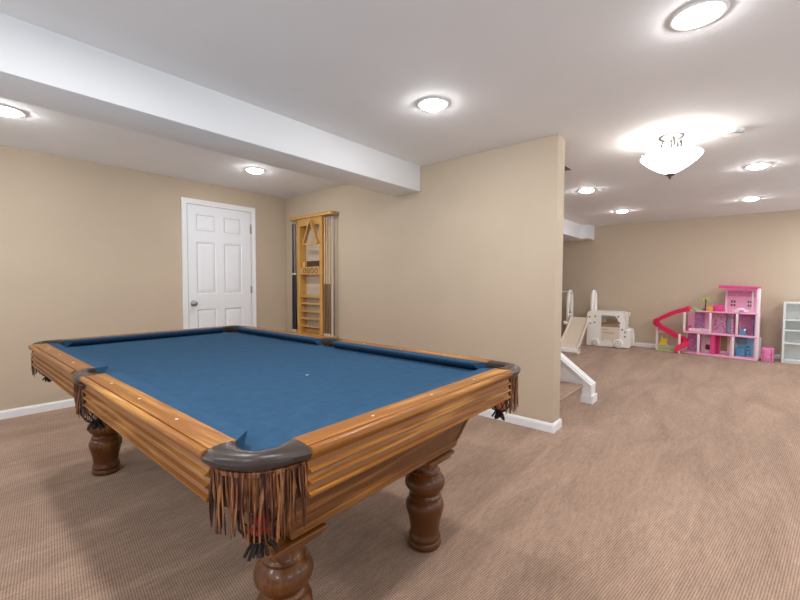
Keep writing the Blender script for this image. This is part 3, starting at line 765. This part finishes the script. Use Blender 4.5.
# second floor
dbox('wall_card', (.765, D+.0125, .32), (.89, D+.016, .55), M['purple'])
dbox('curtain', (.47, D+.014, .3055), (.62, D+.05, .555), M['curtain'])
dbox('curtain', (.36, D+.014, .3055), (.385, -.08, .555), M['curtain'])
dbox('blue_door', (.395, D+.013, .31), (.46, D+.03, .52), M['lblue'])
dbox('wall_card', (.07, D+.0125, .3055), (.29, D+.016, .5615), M['pattern'])
dbox('bookshelf_panel', (.32, D+.014, .36), (.355, D+.10, .46), M['hot'])
dbox('tower_stripe', (.066, D+.017, .3055), (.085, -.07, .555), mat('toy_indigo', (.08, .10, .32), .4))
b = new_bm(); sphere(b, (.235, -.13, .345), .045, 16, 10, .9); box(b, (.19, -.18, .306), (.28, -.09, .335)); obj('toy_armchair', b, M['blue'], dh, 50)
b = new_bm(); sphere(b, (.205, -.085, .365), .018, 12, 8); obj('toy_cushion', b, M['pinkw'], dh, 60)
dbox('toy_bed', (.66, -.20, .3055), (.93, -.06, .345), M['bedding'], r=.012)
dbox('toy_headboard', (.915, -.20, .3055), (.94, -.06, .375), M['hot'], r=.008)
# third floor: open deck and bedroom under the roof
dbox('rear_wall', (.06, D, .5845), (.485, D+.012, 1.02), M['pink'])
dbox('side_wall', (.473, D+.0125, .5845), (.485, D+.09, 1.02), M['pinkw'])
for x in (.40, .18):
    w = dbox('toy_window', (x-.035, D+.0125, .68), (x+.035, D+.018, .83), M['pinkw'])
    b = new_bm()
    for dx in (-.017, .017):
        for z in (.69, .765): box(b, (x+dx-.013, D+.0185, z), (x+dx+.013, D+.020, z+.055))
    obj('pane', b, mat('toy_plum', (.28, .05, .15), .4), w)
dbox('valance', (.07, D+.02, .90), (.468, D+.03, 1.0), M['pattern'])
dbox('balcony_post', (.10, -.10, .5845), (.125, -.075, 1.03), M['pinkw'], r=.004)
b = new_bm(); prism(b, [(.03, 1.055), (.54, 1.072), (.54, 1.115), (.03, 1.095)], D-.005, .01, 'xz'); rf = obj('roof', b, M['hot'], dh)
b = new_bm(); prism(b, [(.08, 1.02), (.49, 1.03), (.50, 1.070), (.08, 1.058)], D+.005, -.03, 'xz'); obj('eaves', b, M['pink'], dh)
dbox('toy_bed', (.15, -.22, .5845), (.37, -.08, .635), M['pinkw'], r=.012)
b = new_bm(); sphere(b, (.28, -.15, .635), .07, 16, 10, .5); obj('toy_pillow', b, mat('toy_white', (.85, .80, .82), .5), dh, 60)
dbox('toy_drawer', (.225, -.075, .5845), (.285, -.04, .63), M['purple'], r=.004)
dbox('toy_cabinet', (.49, -.16, .5845), (.60, -.05, .72), M['hot'], r=.006)
dbox('toy_pouffe', (.61, -.15, .5845), (.71, -.05, .685), M['torange'], r=.015)
# palm
b = new_bm(); tube(b, [(.742, -.15, .5845), (.738, -.15, .70), (.735, -.15, .81)], .008, 8); pl = obj('palm_trunk', b, M['darkbrown'], dh, 60)
b = new_bm(); lathe(b, [(.001, .5845), (.024, .5845), (.028, .625), (.001, .625)], (.742, -.15, 0), 14); obj('palm_pot', b, mat('toy_slate_pot', (.10, .14, .18), .5), pl)
b = new_bm()
for k in range(9):
    a = 2*PI*k/9; c, s = math.cos(a), math.sin(a)
    P = [(.735+r*c, -.15+r*s, .81+z) for r, z in ((0, 0), (.04, .045), (.075, .035), (.105, -.01))]
    wv = (-s, c)
    rings = []
    for (x, y, z), w in zip(P, (.004, .017, .015, .002)):
        rings.append([(x+wv[0]*w, y+wv[1]*w, z-.002), (x, y, z+.004), (x-wv[0]*w, y-wv[1]*w, z-.002), (x, y, z-.004)])
    loft(b, rings)
obj('palm_leaves', b, M['lime'], pl, 50)
dbox('deck_grass', (.78, -.20, .5845), (.83, -.02, .60), M['tgreen'], r=.005)
b = new_bm()
for k in range(14):
    x, y = random.uniform(.79, .90), random.uniform(-.20, -.02); sphere(b, (x, y, .585+random.uniform(-.01, .03)), random.uniform(.014, .024), 8, 6)
obj('deck_hedge', b, M['tgreen'], dh, 60)
# storeys: true heights of the floors
def zmap(z):
    K = [(0, 0), (.294, .360), (.573, .720), (1.07, 1.105), (2, 2.035)]
    for (a, c), (d, e) in zip(K, K[1:]):
        if z <= d: return c+(z-a)*(e-c)/(d-a)
def xmap(x):
    K = [(-1, -1), (0, 0), (.06, .05), (.30, .252), (.635, .595), (.79, .742), (.97, .955), (2, 2)]
    for (a, c), (d, e) in zip(K, K[1:]):
        if x <= d: return c+(x-a)*(e-c)/(d-a)
def all_below(o):
    for c in o.children:
        yield c
        yield from all_below(c)
for o in all_below(dh):
    for v in o.data.vertices: v.co.z = zmap(v.co.z); v.co.x = xmap(v.co.x)
# chute: U section along a folding path
zm_done = True
path = smooth_path([Vector(p) for p in ((.905, -.06, .735), (1.08, -.06, .675), (1.25, -.055, .585), (1.34, -.05, .525), (1.365, -.02, .48), (1.32, .01, .44), (1.22, .015, .375), (1.06, .02, .285), (.95, .03, .225), (.905, .05, .185), (.915, .075, .145), (.97, .095, .095), (1.035, .105, .050))], 60)
b = new_bm(); rings = []
for i, p in enumerate(path):
    t = path[min(i+1, 60)]-path[max(i-1, 0)]; t.z = 0; t.normalize(); s_ = Vector((-t.y, t.x, 0))
    wf = 1+.45*max(0, (i-38)/22)
    rings.append([p+s_*w*wf+Vector((0, 0, z*(wf*1.1-.1))) for w, z in ((-.048, -.025), (-.048, .050), (-.038, .050), (-.034, .004), (.034, .004), (.038, .050), (.048, .050), (.048, -.025))])
loft(b, rings); obj('slide', b, M['chute'], dh, 45)
b = new_bm(); sphere(b, (.905, -.06, .755), .045, 14, 10); obj('slide_finial', b, M['chute'], dh, 60)
dbox('slide_post', (1.33, -.055, .001), (1.365, -.01, .44), M['pinkw'], r=.005)
dbox('slide_post', (.955, .125, .001), (.985, .15, .33), M['pinkw'], r=.005)
dbox('slide_post', (.95, -.075, .375), (.975, -.05, .66), M['pinkw'], r=.004)
dbox('slide_beam', (1.17, -.03, .315), (1.36, -.01, .345), M['pinkw'])
dbox('swing_base', (1.02, -.05, .001), (1.35, .03, .022), M['lime'], r=.005)
b = new_bm(); rbox(b, (1.185, -.045, .10), (1.305, .015, .145), .008, 2); rbox(b, (1.195, -.045, .145), (1.295, -.033, .22), .004, 2)
sw = obj('swing_seat', b, M['yellow'], dh, 40)
b = new_bm()
for x in (1.205, 1.285): tube(b, [(x, -.015, .14), (x-.02, -.02, .315)], .006, 6)
obj('swing_rope', b, M['yellow'], sw)

# small pink case beside the dollhouse
b = new_bm(); rbox(b, (-.13, -.06, 0), (0, .06, .205), .008, 2)
pc = obj('toy_case', b, M['pattern'], None, 40); pc.location = (8.20, -.245, .001); pc.rotation_euler = (0, 0, math.radians(80)); 
tag(pc, 'small pink patterned toy case beside the dollhouse tower', 'toy case')
b = new_bm()
for x in (-.115, -.02): rbox(b, (x-.008, .0602, .02), (x+.008, .066, .185), .002, 1)
obj('case_strap', b, M['hot'], pc)
b = new_bm(); rbox(b, (-.095, -.02, .205), (-.035, .02, .222), .006, 2); obj('handle', b, M['hot'], pc, 40)

# ------------------------------------------------------------------ white bookcase at the right edge
bc = empty('bookcase', (8.20, -.46, 0), 0); tag(bc, 'empty white bookcase cut by the right edge of the photo', 'bookcase')
W_ = .80; DP = .26
def bco(name, lo, hi, r=.002): 
    b = new_bm(); rbox(b, lo, hi, r, 1); return obj(name, b, M['shelf'], bc, 40)
HT = .908
bco('side_panel', (0, -.028, .001), (DP, 0, HT)); bco('side_panel', (0, -W_, .001), (DP, -W_+.028, HT))
bco('top_panel', (0, -W_+.0282, HT-.026), (DP-.008, -.0282, HT))
bco('back_panel', (DP-.0078, -W_+.0282, .05), (DP, -.0282, HT-.0262), .001)
for z in (.03, .285, .475, .63): bco('shelf', (.004, -W_+.0282, z), (DP-.008, -.0282, z+.022))
bco('plinth', (.01, -W_+.0282, .001), (.025, -.0282, .0298))

# ------------------------------------------------------------------ lamps outside the frame (bare area discs; last two added as far-room fill)
def lamp(name, x, y, power):
    li = bpy.data.lights.new(name, 'AREA'); li.shape = 'DISK'; li.size = .15; li.energy = power; li.color = (.975, .98, 1)
    o = bpy.data.objects.new(name, li); o.location = (x, y, H-.03); col.objects.link(o)
for x, y in ((.34, 1.5), (.34, .18), (-1.1, .18), (-1.1, 1.5), (-1.1, 3.75), (2.13, -1.4), (.34, -1.4), (3.7, -1.4), (5.16, -1.5), (7.06, -1.5), (8.0, -1.6), (6.1, -2.2)):
    lamp('unseen_area_lamp', x, y, 5.5)
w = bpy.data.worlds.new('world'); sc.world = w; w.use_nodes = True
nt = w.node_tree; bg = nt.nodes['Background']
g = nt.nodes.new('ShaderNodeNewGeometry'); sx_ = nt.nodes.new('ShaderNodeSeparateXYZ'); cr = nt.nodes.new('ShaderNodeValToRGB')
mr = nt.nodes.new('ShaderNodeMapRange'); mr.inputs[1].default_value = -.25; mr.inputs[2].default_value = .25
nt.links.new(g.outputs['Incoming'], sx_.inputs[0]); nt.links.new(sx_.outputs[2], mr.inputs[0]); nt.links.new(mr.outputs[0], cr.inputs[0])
cr.color_ramp.elements[0].color = (.11, .115, .12, 1); cr.color_ramp.elements[1].color = (.59, .665, .74, 1)   # looking up / looking down: brighter below, added fill for the ceiling
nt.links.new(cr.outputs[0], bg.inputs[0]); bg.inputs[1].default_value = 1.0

# ------------------------------------------------------------------ camera
f_px, yaw, pitch, roll, ch = 399.3, 0.710012319, -0.0418141374, 0.00402771851, 1.16185522
cy, sy = math.cos(yaw), math.sin(yaw); cp, sp_ = math.cos(pitch), math.sin(pitch)
Fv = Vector((cy*cp, sy*cp, sp_)); Rv = Vector((sy, -cy, 0)); Uv = Rv.cross(Fv)
R2 = Rv*math.cos(roll)+Uv*math.sin(roll); U2 = -Rv*math.sin(roll)+Uv*math.cos(roll)
cam = bpy.data.cameras.new('camera'); cam.sensor_width = 36; cam.lens = f_px/800*36; cam.clip_start = .05
co = bpy.data.objects.new('camera', cam); col.objects.link(co)
co.matrix_world = Matrix(((R2.x, U2.x, -Fv.x, 0), (R2.y, U2.y, -Fv.y, 0), (R2.z, U2.z, -Fv.z, ch), (0, 0, 0, 1)))
sc.camera = co
sc.view_settings.view_transform = 'Standard'; sc.view_settings.look = 'None'; sc.view_settings.gamma = 1
sc.view_settings.exposure = 1.43; sc.view_settings.use_curve_mapping = False
sc.cycles.max_bounces = 10; sc.cycles.diffuse_bounces = 8
